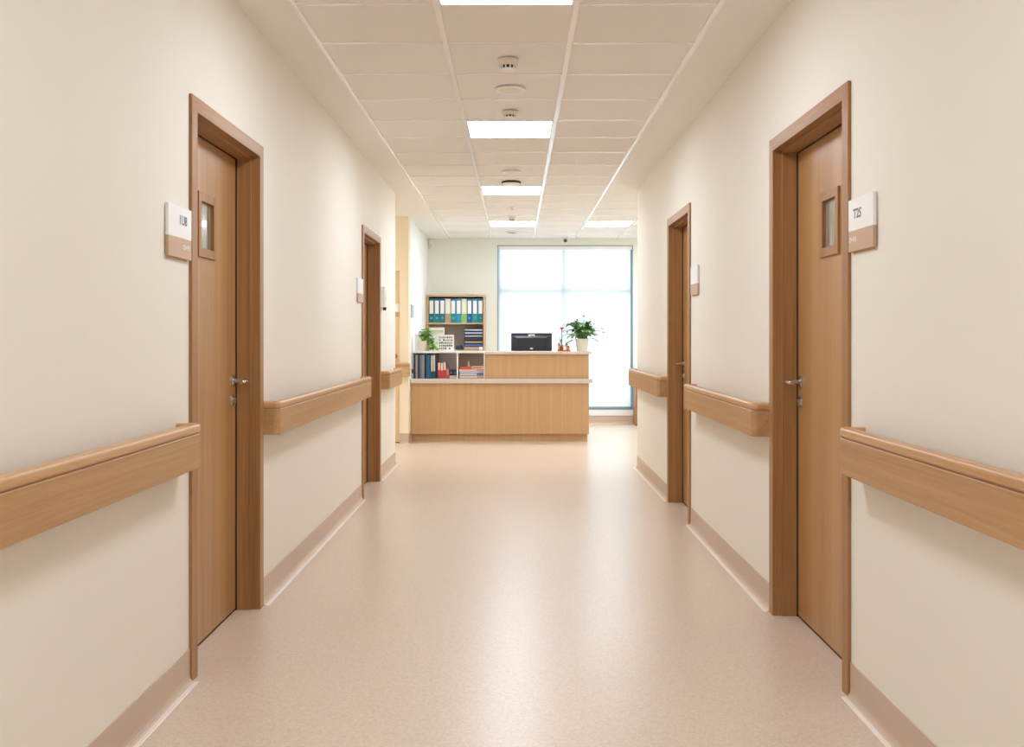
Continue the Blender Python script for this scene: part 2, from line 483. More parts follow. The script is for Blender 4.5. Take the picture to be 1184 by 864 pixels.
# ------------------------------------------------------------------ doors
def u_frame(bm, s, W, d0, d1, ya0, yb0, za, ya1, yb1, zb):
    """U-shaped frame (outer ya0..yb0 up to za, inner ya1..yb1 up to zb), from depth d0 to d1"""
    X0, X1 = s*(W + d0), s*(W + d1)
    O = [(ya0, 0), (ya0, za), (yb0, za), (yb0, 0)]; I = [(ya1, 0), (ya1, zb), (yb1, zb), (yb1, 0)]
    vo = [[bm.verts.new((X, y, z)) for y, z in O] for X in (X0, X1)]
    vi = [[bm.verts.new((X, y, z)) for y, z in I] for X in (X0, X1)]
    for k in range(3):
        fs = [bm.faces.new((vo[q][k], vo[q][k+1], vi[q][k+1], vi[q][k])) for q in (0, 1)]
        fs += [bm.faces.new((vo[0][k], vo[0][k+1], vo[1][k+1], vo[1][k])), bm.faces.new((vi[0][k], vi[0][k+1], vi[1][k+1], vi[1][k]))]
        for f_ in fs: f_.material_index = 1 if k == 1 else 0
    for k in (0, 3): bm.faces.new((vo[0][k], vi[0][k], vi[1][k], vo[1][k]))
    return bm

def door(n, s, W, y0, y1, zt, near=False):
    zo = zt - AH                                   # opening top
    t = thing('door_%d' % n, (s*W, (y0 + y1)/2, 0), kind='structure')
    X = lambda d: s*(W + d)
    obj('architrave', u_frame(bmesh.new(), s, W, -0.012, 0.0, y0 - AW, y1 + AW, zt, y0, y1, zo), None, t, bevel=0.0015, mats=['frame_wood', 'head_wood'])
    bm = u_frame(bmesh.new(), s, W, 0.0, 0.16, y0 - 0.029, y1 + 0.029, zo + 0.029, y0, y1, zo)
    obj('door_frame', bm, None, t, mats=['frame_wood', 'head_wood'])
    q = 0.012
    obj('door_stop', u_frame(bmesh.new(), s, W, 0.028, 0.16, y0 - 0.001, y1 + 0.001, zo + 0.001, y0 + q, y1 - q, zo - q), None, t, bevel=0.0015, mats=['frame_wood', 'head_wood'])
    a, c, z0, z1 = y0 + q + 0.004, y1 - q - 0.004, 0.008, zo - q - 0.004
    d0, d1 = 0.099, 0.143
    vy = (a + c)/2; va, vc, vz0, vz1 = vy - 0.123, vy + 0.123, 1.583, 1.847
    i = 0.016
    bm = bmesh.new()
    box(bm, X(d0), X(d1), a, va + i, z0, z1); box(bm, X(d0), X(d1), vc - i, c, z0, z1)
    box(bm, X(d0), X(d1), va + i, vc - i, z0, vz0 + i); box(bm, X(d0), X(d1), va + i, vc - i, vz1 - i, z1)
    obj('door_leaf', bm, 'door_wood', t)
    obj('edge_gap', u_frame(bmesh.new(), s, W, 0.13, 0.155, y0 + q - 0.002, y1 - q + 0.002, zo - q + 0.002, a + 0.004, c - 0.004, z1 - 0.004), None, t, mats=['dark_gap', 'dark_gap'])  # dark filler painting the shade in the gap around the leaf
    g_ = u_frame(bmesh.new(), s, W, 0.0925, 0.0985, y0 + q - 0.001, y1 - q + 0.001, zo - q + 0.001, y0 + q + 0.0035, y1 - q - 0.0035, zo - q - 0.0035)
    obj('door_seal', g_, None, t, mats=['dark_gap', 'dark_gap'])  # dark strip added to draw the shaded gap line along the jamb
    obj('bottom_seal', bx(X(d0 - 0.0005), X(d0 + 0.02), a, c, 0.0005, 0.0085), 'dark_gap', t)  # dark strip painting the shade under the leaf
    bm = bmesh.new(); w = 0.036
    for (b0, b1, e0, e1) in ((va, va + w, vz0, vz1), (vc - w, vc, vz0, vz1), (va + w, vc - w, vz0, vz0 + w), (va + w, vc - w, vz1 - w, vz1)):
        box(bm, X(d0 - 0.010), X(d0 + 0.03), b0, b1, e0, e1)
    vf = obj('vision_frame', bm, 'frame_wood', t, bevel=0.001)
    obj('glass_pane', bx(X(d0 + 0.006), X(d0 + 0.012), va + w - 0.002, vc - w + 0.002, vz0 + w - 0.002, vz1 - w + 0.002), 'frosted_glass', vf)
    hy, hz = (a + 0.048 if near else c - 0.048), 1.056; sd = -1 if near else 1
    bm = bmesh.new(); lathe(bm, (X(d0), hy, hz), [(0, -s*0.011), (0.020, -s*0.011), (0.026, -s*0.008), (0.027, 0), (0, 0)], axis='X')
    h_ = obj('door_handle', bm, 'chrome', t, smooth=True)
    h_['label'] = 'brushed metal lever handle'
    bm = bmesh.new()
    path_tube(bm, [(X(d0 - 0.008), hy, hz), (X(d0 - 0.045), hy, hz), (X(d0 - 0.060), hy - 0.004*sd, hz), (X(d0 - 0.068), hy - 0.016*sd, hz), (X(d0 - 0.070), hy - 0.035*sd, hz), (X(d0 - 0.069), hy - 0.115*sd, hz - 0.001)],
              [0.0105, 0.0105, 0.0105, 0.0105, 0.0105, 0.009], 14)
    obj('lever', bm, 'chrome', h_, smooth=True)
    lz = 0.968
    bm = bmesh.new(); lathe(bm, (X(d0), hy, lz), [(0, -s*0.009), (0.019, -s*0.009), (0.025, -s*0.006), (0.026, 0), (0, 0)], axis='X')
    lk = obj('lock_rose', bm, 'chrome', t, smooth=True)
    bm = bmesh.new(); tube(bm, (X(d0 - 0.008), hy, lz + 0.004), (X(d0 - 0.016), hy, lz + 0.004), 0.0085); box(bm, X(d0 - 0.008), X(d0 - 0.016), hy - 0.004, hy + 0.004, lz - 0.016, lz)
    obj('lock_cylinder', bm, 'chrome', lk, smooth=True)
    return t
door(1, -1, -XL, *LD[0]); door(2, 1, XR, *RD[0]); door(3, -1, -XL, *LD[1], near=True); door(4, 1, XR, *RD[1])

# pale door in the wall beyond the left corner
t = thing('door_5', ((DX0 + DX1)/2, YP, 0), kind='structure')
obj('door_leaf', bx(DX0 + 0.01, DX1 - 0.004, YP + 0.06, YP + 0.10, 0.012, DZ - 0.006), 'niche_paint', t)
obj('bottom_gap', bx(DX0, DX1, YP + 0.085, YP + 0.09, 0.0, 0.02), 'dark_gap', t)  # dark strip painted as the shaded gap below this leaf
bm = bmesh.new(); lathe(bm, (-1.425, YP + 0.06, 1.03), [(0, -0.01), (0.02, -0.01), (0.026, 0), (0, 0)], axis='Y')
hd = obj('door_handle', bm, 'copper', t, smooth=True); hd['label'] = 'copper coloured lever handle'
obj('lever', path_tube(bmesh.new(), [(-1.425, YP + 0.052, 1.03), (-1.425, YP + 0.01, 1.03), (-1.44, YP + 0.0, 1.03), (-1.54, YP - 0.001, 1.03)], 0.010, 10), 'copper', hd, smooth=True)

# ------------------------------------------------------------------ handrails
P = 0.083
ZB0, ZB1, ZC0, ZC1 = 0.797, 0.9165, 0.9175, 0.953
R_ = 0.032
def rail_path(y0, y1, start=True, end=True):
    """plan path in (depth, along) with depth = distance from the wall"""
    pts = []
    if start:
        pts.append((0.0, y0))
        for k in range(9):
            a = k * PI / 16
            pts.append((P - R_ + R_*math.sin(a), y0 + R_ - R_*math.cos(a)))
    else: pts.append((P, y0))
    if end:
        for k in range(9):
            a = k * PI / 16
            pts.append((P - R_ + R_*math.cos(a), y1 - R_ + R_*math.sin(a)))
        pts.append((0.0, y1))
    else: pts.append((P, y1))
    return pts

def cap_profile(th):
    pr_ = []; r = 0.013
    for (cx, cz, a0) in ((th - r, ZC0 + r, -90), (th - r, ZC1 - r, 0), (r, ZC1 - r, 90), (r, ZC0 + r, 180)):
        for k in range(5):
            a = math.radians(a0 + k * 22.5)
            pr_.append((cx + r*math.cos(a), cz + r*math.sin(a)))
    return pr_

def handrail(mapf, y0, y1, label, start=True, end=True, seams=(), board='rail_wood'):
    """mapf(depth, along) -> (x, y)"""
    mid = mapf(0.0, (y0 + y1)/2)
    t = thing('handrail', (mid[0], mid[1], ZB0), label, 'handrail', 'wooden wall handrails')
    pts = rail_path(y0, y1, start, end)
    w = [mapf(*p) for p in pts]
    # which side is inward (towards the wall)?
    i = len(w)//2
    d = Vector(w[i]) - Vector(w[i-1]); nleft = Vector((-d.y, d.x))
    inn = Vector(mapf(0.0, pts[i][1])) - Vector(mapf(P, pts[i][1]))
    sg = 1 if nleft.dot(inn) > 0 else -1
    prof = lambda pts_: [(o*sg, z) for o, z in pts_]
    cuts = list(seams) + [None]; rest = w; segs = []
    along = [p[1] for p in pts]
    lo = None; cur = []
    for k_, p in enumerate(pts): cur.append(p)
    def split(ps, ys):
        out = []; c = []
        for a_, b_ in zip(ps, ps[1:]):
            c.append(a_)
            for y in ys:
                if a_[1] < y < b_[1]:
                    c.append((P, y - 0.001)); out.append(c); c = [(P, y + 0.001)]
        c.append(ps[-1]); out.append(c)
        return out
    e_ = 0.003
    bprof = [(e_, ZB0), (0.024, ZB0), (0.024, ZB1), (e_, ZB1), (0.001, ZB1 - 0.002), (0.001, ZB0 + 0.002)]
    for sgm in split(pts, seams):
        bm = bmesh.new(); sweep(bm, [mapf(*p) for p in sgm], prof(bprof))
        obj('rail_board', bm, board, t)
    obj('groove_strip', sweep(bmesh.new(), w, prof([(0.006, ZB1), (0.022, ZB1), (0.022, ZC0 + 0.003), (0.006, ZC0 + 0.003)])), 'frame_wood', t)
    bm = sweep(bmesh.new(), w, prof(cap_profile(0.040)))
    obj('rail_cap', bm, 'cap_wood', t, smooth=True)
    # brackets to the wall
    n = max(2, int((y1 - y0)/1.2))
    for k in range(n):
        y = y0 + 0.25 + (y1 - y0 - 0.5) * k/(n - 1)
        a_, b_, c_ = mapf(0.0, y - 0.02), mapf(P - 0.022, y + 0.02), None
        obj('bracket', bx(a_[0], b_[0], a_[1], b_[1], 0.83, 0.88), 'slot_dark', t)
LM = lambda d, y: (XL + d, y)
RM = lambda d, y: (XR - d, y)
handrail(LM, -2.6, 3.705, 'long wooden handrail at the left edge of the picture, ending before the nearest left door', start=False)
handrail(LM, 4.915, 8.07, 'wooden handrail on the left wall between its two doors', seams=(6.44,))
handrail(LM, 9.225, 10.25, 'short wooden handrail past the second left door, at the corridor corner')
handrail(RM, -2.6, 3.54, 'long wooden handrail at the right edge of the picture, ending before the nearest right door', start=False)
handrail(RM, 4.815, 6.80, 'wooden handrail on the right wall between its two doors')
handrail(RM, 8.04, 10.16 - 0.05, 'wooden handrail on the right wall past the second door, nearest the window')
handrail(lambda d, x: (x, YP - d), -1.450, -1.243 + 0.002, 'stub of wooden handrail on the pale pier left of the reception desk', board='rail_wood_x')

# ------------------------------------------------------------------ room signs
def sign(name, s, W, y0, y1, z0, zs, z1, label, num=None, sub=None, ny=None, nz=None, sy=None, sz=None, th=0.014):
    X = lambda d: s*(W - d)
    t = thing(name, (s*W, (y0 + y1)/2, z0), label, 'sign', 'two-tone door signs')
    obj('number_plate', bx(X(0.003), X(th), y0, y1, zs, z1), 'sign_white', t, bevel=0.001)
    obj('name_plate', bx(X(0.003), X(th), y0, y1, z0, zs - 0.0005), 'sign_tan', t, bevel=0.001)
    obj('backing', bx(X(0.0), X(0.003), y0 + 0.02, y1 - 0.02, z0 - 0.006, z1 - 0.01), 'sign_tan', t)
    if num:
        e1 = Vector((0, 1, 0)) if s < 0 else Vector((0, -1, 0)); n = Vector((-s, 0, 0))
        def M(y, z):
            m_ = Matrix.Identity(4)
            for r in range(3):
                m_[r][0] = e1[r]; m_[r][1] = (0, 0, 1)[r]; m_[r][2] = n[r]
            m_[0][3], m_[1][3], m_[2][3] = X(th + 0.0003), y, z
            return m_
        obj('room_number', text_bm(num, 0.046, 0.0004, M(ny, nz), 0.0006, 1.15), 'sign_text', t)
        obj('name_lettering', text_bm(sub, 0.024, 0.0004, M(sy, sz), 0.0004, 1.2), 'sign_text_pale', t)
sign('room_sign', -1, -XL, 3.547, 3.800, 1.532, 1.602, 1.712, 'white and tan room sign left of the nearest left door', '1U8', 'OHER', 3.702, 1.664, 3.74, 1.572)
sign('room_sign', 1, XR, 3.387, 3.640, 1.548, 1.618, 1.727, 'white and tan room sign right of the nearest right door', 'T2S', 'OHER', 3.545, 1.673, 3.592, 1.588)
sign('room_sign', -1, -XL, 7.83, 8.08, 1.52, 1.585, 1.70, 'small white and tan room sign before the second left door')
sign('room_sign', 1, XR, 6.665, 6.92, 1.53, 1.60, 1.715, 'small white and tan room sign before the second right door')
# sign on the pale door
t = thing('room_sign', (-1.42, YP + 0.06, 1.49), 'tiny white and tan sign on the pale door beyond the left corner', 'sign', 'two-tone door signs')
obj('number_plate', bx(-1.46, -1.378, YP + 0.048, YP + 0.06, 1.555, 1.65), 'sign_white', t)
obj('name_plate', bx(-1.46, -1.378, YP + 0.044, YP + 0.06, 1.495, 1.5545), 'sign_tan', t)
# small bluish plate on the reception's left wall
t = thing('wall_plate', (XRL, 12.75, 1.49), 'small blue-grey plate on the white wall left of the bookcase', 'sign')
obj('upper_plate', bx(XRL, XRL + 0.012, 12.62, 12.90, 1.575, 1.65), 'sign_blue', t, bevel=0.002)
obj('lower_plate', bx(XRL, XRL + 0.012, 12.62, 12.90, 1.495, 1.5745), cmat((176, 182, 190)), t, bevel=0.002)
# dispenser
t = thing('hand_sanitiser_dispenser', (XL, 9.32, 1.49), 'white rounded dispenser on the left wall past the second door', 'dispenser')
bm = bmesh.new()
prof_ = []
for k in range(9):
    a = PI * k / 8
    prof_.append((0.055 * math.sin(a) ** 0.6 if 0 < k < 8 else 0.0, 9.32 - 0.085*math.cos(a)))
lo = [bm.verts.new((XL + p_[0]*0.8, p_[1], 1.52)) for p_ in prof_]
md_ = [bm.verts.new((XL + p_[0], p_[1], 1.60)) for p_ in prof_]
hi = [bm.verts.new((XL + p_[0]*0.8, p_[1], 1.70)) for p_ in prof_]
for A, B in ((lo, md_), (md_, hi)):
    for k in range(8): bm.faces.new((A[k], A[k+1], B[k+1], B[k]))
bm.faces.new(hi); bm.faces.new(lo[::-1])
for A, B in ((lo, md_), (md_, hi)): bm.faces.new((A[0], B[0], B[8], A[8]))
bmesh.ops.remove_doubles(bm, verts=bm.verts[:], dist=1e-5)
obj('dispenser_body', bm, 'white_plastic', t, smooth=True)
obj('back_plate', bx(XL - 0.001, XL + 0.006, 9.25, 9.39, 1.515, 1.705), 'white_plastic', t, bevel=0.002)
obj('nozzle', tube(bmesh.new(), (XL + 0.025, 9.32, 1.492), (XL + 0.025, 9.32, 1.522), 0.012, 0.016), 'lens_black', t, smooth=True)

# ------------------------------------------------------------------ ceiling devices
def detector(x, y, r, h, label, dark=True, group=None):
    t = thing('smoke_detector', (x, y, H), label, 'smoke detector', group)
    obj('base', lathe(bmesh.new(), (x, y, H), [(0, 0), (r, 0), (r, -h*0.45), (r*0.93, -h*0.55), (0, -h*0.55)]), 'cream_plastic', t, smooth=True)
    obj('vent_slots', lathe(bmesh.new(), (x, y, H), [(0, -h*0.55), (r*0.70, -h*0.55), (r*0.66, -h*0.8), (0, -h*0.8)]), 'slot_dark', t, smooth=True)
    bm = lathe(bmesh.new(), (x, y, H), [(0, -h*0.8), (r*0.68, -h*0.8), (r*0.6, -h*0.95), (r*0.45, -h), (0, -h)])
    for k in range(10):
        a = 2*PI*k/10; c_, s_ = math.cos(a), math.sin(a)
        tube(bm, (x + c_*r*0.69, y + s_*r*0.69, H - h*0.55), (x + c_*r*0.66, y + s_*r*0.66, H - h*0.82), r*0.08, seg=6)
    obj('sensor_head', bm, 'white_plastic', t, smooth=True)
def disc(x, y, r, label, h=0.010, rim='white_plastic', grill='cream_plastic', name='ceiling_speaker', cat='ceiling speaker'):
    t = thing(name, (x, y, H), label, cat)
    obj('rim', lathe(bmesh.new(), (x, y, H), [(0, 0), (r, 0), (r, -h*0.4), (r*0.95, -h), (r*0.80, -h), (r*0.78, -h*0.6), (0, -h*0.6)]), rim, t, smooth=True)
    bm = lathe(bmesh.new(), (x, y, H), [(0, -h*0.6), (r*0.78, -h*0.6), (r*0.7, -h*0.75), (0, -h*0.8)])
    obj('grille', bm, grill, t, smooth=True)
CX = -0.0385
detector(CX, 5.38, 0.053, 0.060, 'nearest cream smoke detector with dark slots under the corridor ceiling', group=None)
disc(CX + 0.01, 6.02, 0.088, 'nearest round white ceiling speaker, between two smoke detectors')
detector(CX + 0.005, 6.62, 0.050, 0.045, 'second smoke detector, just in front of the second light panel')
disc(CX, 9.02, 0.080, 'farther round white ceiling speaker, before the third light panel')
t = thing('ceiling_vent', (CX, 9.62, H), 'flat ceiling disc with a dark top ring, just before the third light panel', 'ceiling disc')
obj('dark_ring', lathe(bmesh.new(), (CX, 9.62, H), [(0, 0), (0.088, 0), (0.088, -0.014), (0, -0.014)]), 'slot_dark', t, smooth=True)
obj('cover', lathe(bmesh.new(), (CX, 9.62, H), [(0, -0.014), (0.080, -0.014), (0.070, -0.028), (0, -0.030)]), 'white_plastic', t, smooth=True)
t = thing('sprinkler_head', (CX, 11.50, H), 'tiny sprinkler head between the third and fourth light panels', 'sprinkler')
obj('escutcheon', lathe(bmesh.new(), (CX, 11.50, H), [(0, 0), (0.034, 0), (0.030, -0.008), (0, -0.008)]), 'cream_plastic', t, smooth=True)
obj('deflector', lathe(bmesh.new(), (CX, 11.50, H), [(0, -0.008), (0.008, -0.008), (0.008, -0.022), (0.018, -0.024), (0.018, -0.027), (0, -0.027)]), 'chrome', t, smooth=True)
detector(CX, 12.42, 0.048, 0.055, 'farthest smoke detector, just before the light panel over the desk')
disc(CX - 0.01, 14.25, 0.075, 'farthest round speaker, beyond the last light panel near the back wall', grill='slot_dark')
t = thing('security_camera', (0.715, 15.02, H), 'small white ceiling camera with dark lens above the window', 'camera')
obj('mount', lathe(bmesh.new(), (0.715, 15.02, H), [(0, 0), (0.055, 0), (0.052, -0.016), (0, -0.016)]), 'white_plastic', t, smooth=True)
bm = bmesh.new(); bmesh.ops.create_uvsphere(bm, u_segments=16, v_segments=10, radius=0.028, matrix=Matrix.Translation((0.715, 15.02, H - 0.040)))
hsg = obj('lens_ball', bm, cmat((84, 84, 92)), t, smooth=True)
obj('lens', tube(bmesh.new(), (0.715, 14.998, H - 0.044), (0.715, 14.988, H - 0.046), 0.012), 'lens_black', hsg, smooth=True)
t = thing('motion_sensor', (-1.215, YBACK, 2.53), 'small white motion sensor high in the corner above the bookcase', 'motion sensor')
obj('sensor_body', bx(-1.245, -1.185, YBACK - 0.045, YBACK, 2.535, 2.655), 'white_plastic', t, bevel=0.012)
obj('sensor_lens', bx(-1.235, -1.195, YBACK - 0.049, YBACK - 0.043, 2.555, 2.60), 'cream_plastic', t, bevel=0.004)

# ------------------------------------------------------------------ reception desk
DL, DR = -1.258, 0.885
YF = 12.62
desk = thing('reception_desk', ((DL + DR)/2, YF, 0), 'long two-level light oak reception desk with pale counter tops', 'reception desk')
obj('plinth', bx(DL, DR - 0.015, YF + 0.045, 13.30, 0.0, 0.088), 'desk_wood', desk)
obj('front_panel', bx(DL, DR, YF, YF + 0.04, 0.088, 0.700), 'desk_wood', desk, bevel=0.001)
obj('end_panel', bx(DR - 0.04, DR, YF + 0.041, 13.33, 0.088, 0.700), 'desk_wood', desk)
obj('lower_counter', bx(DL, DR + 0.040, YF - 0.04, 13.35, 0.700, 0.752), 'counter_lam', desk, bevel=0.003)
obj('upper_panel', bx(-0.362, DR, YF + 0.02, YF + 0.06, 0.752, 1.050), 'desk_wood', desk, bevel=0.001)
obj('upper_end_panel', bx(DR - 0.03, DR, YF + 0.061, 12.95, 0.752, 1.050), 'desk_wood', desk)
obj('upper_end_panel', bx(-0.362, -0.332, YF + 0.061, 12.95, 0.752, 1.050), 'desk_wood', desk)
obj('upper_counter', bx(-0.366, DR + 0.036, YF - 0.02, 12.98, 1.050, 1.083), 'counter_lam', desk, bevel=0.003)
ZL, ZU = 0.752, 1.083

# white shelf unit on the desk's left part
HX0, HX1, HY0, HY1 = -1.252, -0.370, 12.76, 13.06
hz = 1.083; HD = -0.716
hut = thing('desk_shelf', ((HX0 + HX1)/2, (HY0 + HY1)/2, ZL), 'low white open shelf unit standing on the left part of the desk', 'shelf')
obj('top_board', bx(HX0, HX1, HY0, HY1, hz - 0.022, hz), 'white_lam', hut, bevel=0.001)
obj('side_panel', bx(HX0, HX0 + 0.006, HY0, HY1, ZL, hz - 0.022), 'white_lam', hut)
obj('side_panel', bx(HX1 - 0.018, HX1, HY0, HY1, ZL, hz - 0.022), 'white_lam', hut)
obj('divider', bx(HD, HD + 0.018, HY0, HY1, ZL, hz - 0.022), 'white_lam', hut)
obj('back_panel', bx(HX0 + 0.006, HD, HY1 - 0.008, HY1, ZL, hz - 0.022), 'white_lam', hut)
p_ = obj('back_panel', bx(HD + 0.018, HX1 - 0.012, HY1 - 0.008, HY1, ZL, hz - 0.022), 'grey_back', hut); p_['label'] = 'grey-brown back panel'

# binders, built once and copied
def binder_mesh(w, d, h, label_rows):
    """spine towards -Y; material slots: 0 cover, 1 lower spine, 2 label, 3 dark"""
    pass
def binder(name, x0, x1, y0, d, z0, h, cover, label, cat, group, lab=None, low=None, hole=True, lab_z=(0.40, 0.90)):
    xc = (x0 + x1)/2
    t = thing(name, (xc, y0 + d/2, z0), label, cat, group)
    g = 0.0012
    obj('cover', bx(x0 + g, x1 - g, y0, y0 + d, z0, z0 + h), cover, t, bevel=0.002)
    if low: obj('lower_spine', bx(x0 + g + 0.001, x1 - g - 0.001, y0 - 0.0012, y0 + 0.002, z0 + 0.004, z0 + h*lab_z[0]), low, t)
    if lab: obj('spine_label', bx(x0 + 0.012 if x1 - x0 > 0.05 else x0 + 0.004, x1 - 0.012 if x1 - x0 > 0.05 else x1 - 0.004, y0 - 0.0016, y0 + 0.002, z0 + h*lab_z[0], z0 + h*lab_z[1]), lab, t)
    if hole and x1 - x0 > 0.05:
        obj('finger_ring', lathe(bmesh.new(), (xc, y0 - 0.0004, z0 + h*0.2), [(0.008, 0), (0.0125, 0), (0.0125, -0.003), (0.008, -0.003)], seg=16, axis='Y'), 'chrome', t, smooth=True)

# bookcase
BX0, BX1, BY0, BY1, BZ = -1.2535, -0.4265, 14.76, 15.126, 1.852
bc = thing('bookcase', ((BX0 + BX1)/2, (BY0 + BY1)/2, 0), 'tall oak bookcase with binders against the back wall behind the desk', 'bookcase')
th = 0.028
obj('side_panel', bx(BX0, BX0 + th, BY0, BY1, 0, BZ), 'shelf_wood', bc); obj('side_panel', bx(BX1 - th, BX1, BY0, BY1, 0, BZ), 'shelf_wood', bc)
obj('top_board', bx(BX0 + th, BX1 - th, BY0, BY1, BZ - 0.026, BZ), 'shelf_wood', bc)
SZ = [1.437, 1.055, 0.68, 0.36, 0.06]
for z in SZ: obj('shelf', bx(BX0 + th, BX1 - th, BY0 + 0.004, BY1 - 0.01, z, z + 0.022), 'shelf_wood', bc)
obj('back_panel', bx(BX0 + th, BX1 - th, BY1 - 0.01, BY1, 0.0, BZ - 0.026), 'grey_back', bc)
tones = [((14, 104, 112), (10, 110, 108), None, 'deep green-blue'), ((20, 112, 140), (14, 128, 136), None, 'teal'), ((16, 104, 140), (16, 118, 140), None, 'darker teal'),
         ((226, 216, 200), (178, 152, 108), None, 'cream and tan'), ((18, 110, 150), (12, 138, 134), None, 'teal'), ((20, 130, 176), (16, 150, 186), None, 'bright cyan'),
         ((206, 218, 170), (140, 190, 96), None, 'lime green'), ((24, 100, 160), (14, 92, 150), None, 'strong blue'), ((22, 124, 160), (18, 148, 150), None, 'turquoise'), ((22, 112, 150), (14, 124, 126), None, 'dark turquoise')]
words = ['deep green-blue binder with white label, first from left on the top bookcase shelf', 'teal binder with white label, second from left on the top bookcase shelf',
         'dark teal binder left of the cream and tan one on the top shelf', 'cream and tan binder on the top bookcase shelf',
         'teal-green binder just right of the cream and tan one', 'bright cyan binder just left of the lime green one',
         'pale lime green binder on the top bookcase shelf', 'strong blue binder just right of the lime green one',
         'turquoise binder, second from right on the top bookcase shelf', 'dark turquoise binder at the right end of the top shelf']
bw = (BX1 - BX0 - 2*th - 0.004) / 10
for i, (c1, c2, _, _n) in enumerate(tones):
    x0 = BX0 + th + 0.002 + i*bw
    lb = cmat((238, 232, 224)) if i not in (3, 6) else cmat((232, 224, 206))
    binder('ring_binder', x0, x0 + bw, BY0 + 0.03, 0.27, SZ[0] + 0.022, 0.338, cmat(c1), words[i], 'binder', 'binders on the top bookcase shelf', lab=lb, low=cmat(c2), lab_z=(0.38, 0.92))

# box files lying flat on the second shelf
fl = [((150, 130, 108), (196, 180, 156), 'tan'), ((40, 52, 84), (70, 110, 180), 'blue'), ((44, 40, 40), (190, 160, 110), 'brown with gold'), ((36, 38, 48), (60, 64, 76), 'black'),
      ((50, 50, 72), (176, 170, 186), 'navy with lilac edge'), ((40, 42, 58), (190, 196, 220), 'navy with lavender edge'), ((48, 46, 50), (186, 196, 210), 'charcoal with pale blue edge')]
fw = ['tan flat folder at the bottom of the stack on the second bookcase shelf', 'blue flat folder, second from bottom in the bookcase stack', 'dark brown folder with gold edge in the bookcase stack',
      'plain black folder halfway up the bookcase stack', 'navy folder with lilac edge above the black one in the bookcase', 'navy folder with lavender edge, second from top of the bookcase stack', 'charcoal folder with pale blue edge on top of the bookcase stack']
z = SZ[1] + 0.022
for i, (c1, c2, _) in enumerate(fl):
    hgt = 0.043
    dx = random.uniform(-0.004, 0.004)
    t = thing('flat_folder', (-0.588, 14.92, z), fw[i], 'folder', 'folders stacked on the second bookcase shelf')
    obj('folder_cover', bx(-0.722 + dx, -0.458 + dx*0.3, BY0 + 0.03, BY0 + 0.28, z, z + hgt), cmat(c1), t, bevel=0.004)
    obj('page_edge', bx(-0.712 + dx, -0.466 + dx*0.3, BY0 + 0.0285, BY0 + 0.05, z + 0.012, z + hgt - 0.012), cmat(c2), t)
    z += hgt
bmx = bx(-0.513, -0.459, BY0 + 0.004, BY0 + 0.026, SZ[1] + 0.022, SZ[1] + 0.062)
tag(obj('paper_box', bmx, 'paper', bevel=0.003), 'tiny white box in front of the folder stack in the bookcase', 'box')
t = thing('desk_organiser', (-0.80, 14.86, SZ[1] + 0.022), 'small dark blue box left of the folder stack in the bookcase', 'box')
obj('organiser_body', bx(-0.845, -0.745, BY0 + 0.06, BY0 + 0.15, SZ[1] + 0.022, SZ[1] + 0.075), cmat((44, 54, 72)), t, bevel=0.004)
obj('organiser_lid', bx(-0.835, -0.755, BY0 + 0.065, BY0 + 0.145, SZ[1] + 0.075, SZ[1] + 0.09), cmat((60, 72, 92)), t, bevel=0.004)
bm = bmesh.new()
v0 = []
for i in range(7):
    x = -0.74 + 0.022*i; zz = BZ + 0.002 + 0.006*math.sin(i*1.1)**2 + (0.012 if i > 5 else 0)
    v0.append((bm.verts.new((x, BY0 + 0.03, zz)), bm.verts.new((x + 0.01, BY0 + 0.24, zz - 0.001 if zz > BZ + 0.004 else zz))))
for a_, b_ in zip(v0, v0[1:]): bm.faces.new((a_[0], b_[0], b_[1], a_[1]))
tag(obj('paper_sheet', bm, 'paper', smooth=True), 'loose curled white sheet of paper lying on top of the bookcase', 'paper')

# upright files in the left bay of the desk shelf
ub = [((46, 54, 84), None, 'navy'), ((176, 158, 158), None, 'mauve'), ((44, 50, 78), None, 'navy'), ((120, 130, 158), None, 'blue grey'), ((164, 152, 160), None, 'grey'),
      ((34, 40, 54), None, 'black'), ((24, 106, 140), None, 'teal'), ((20, 98, 132), None, 'teal'), ((22, 74, 96), 1, 'label'), ((24, 86, 110), 1, 'label'), ((30, 48, 54), None, 'dark green')]
uw = ['navy file at the far left end of the desk shelf row', 'pinkish grey file, second from left on the desk shelf', 'navy file between two greyish files on the desk shelf',
      'blue-grey file in the left half of the desk shelf row', 'grey file just left of the black one on the desk shelf', 'black file just left of the teal pair on the desk shelf',
      'left one of the two plain teal files on the desk shelf', 'right one of the two plain teal files on the desk shelf', 'left one of two teal files with pale spine labels on the desk shelf',
      'right one of two teal files with pale spine labels on the desk shelf', 'dark green file at the right end of the tall row on the desk shelf']
x = HX0 + 0.008; w_ = 0.0268
for i, (c1, lb, _) in enumerate(ub):
    binder('upright_file', x, x + w_, HY0 + 0.004, 0.22, ZL, 0.292 + random.uniform(-0.006, 0.006), cmat(c1), uw[i], 'file', 'tall files in the desk shelf',
           lab=cmat((236, 220, 208)) if lb else None, lab_z=(0.30, 0.96))
    x += w_
rf = [(0.195, 'first red and pale pink file right of the tall dark row'), (0.190, 'second red and pale pink file from the tall dark row'), (0.198, 'third red and pale pink file, the last tall one of the red group'), (0.118, 'short red file at the right end of the red group')]
x += 0.002
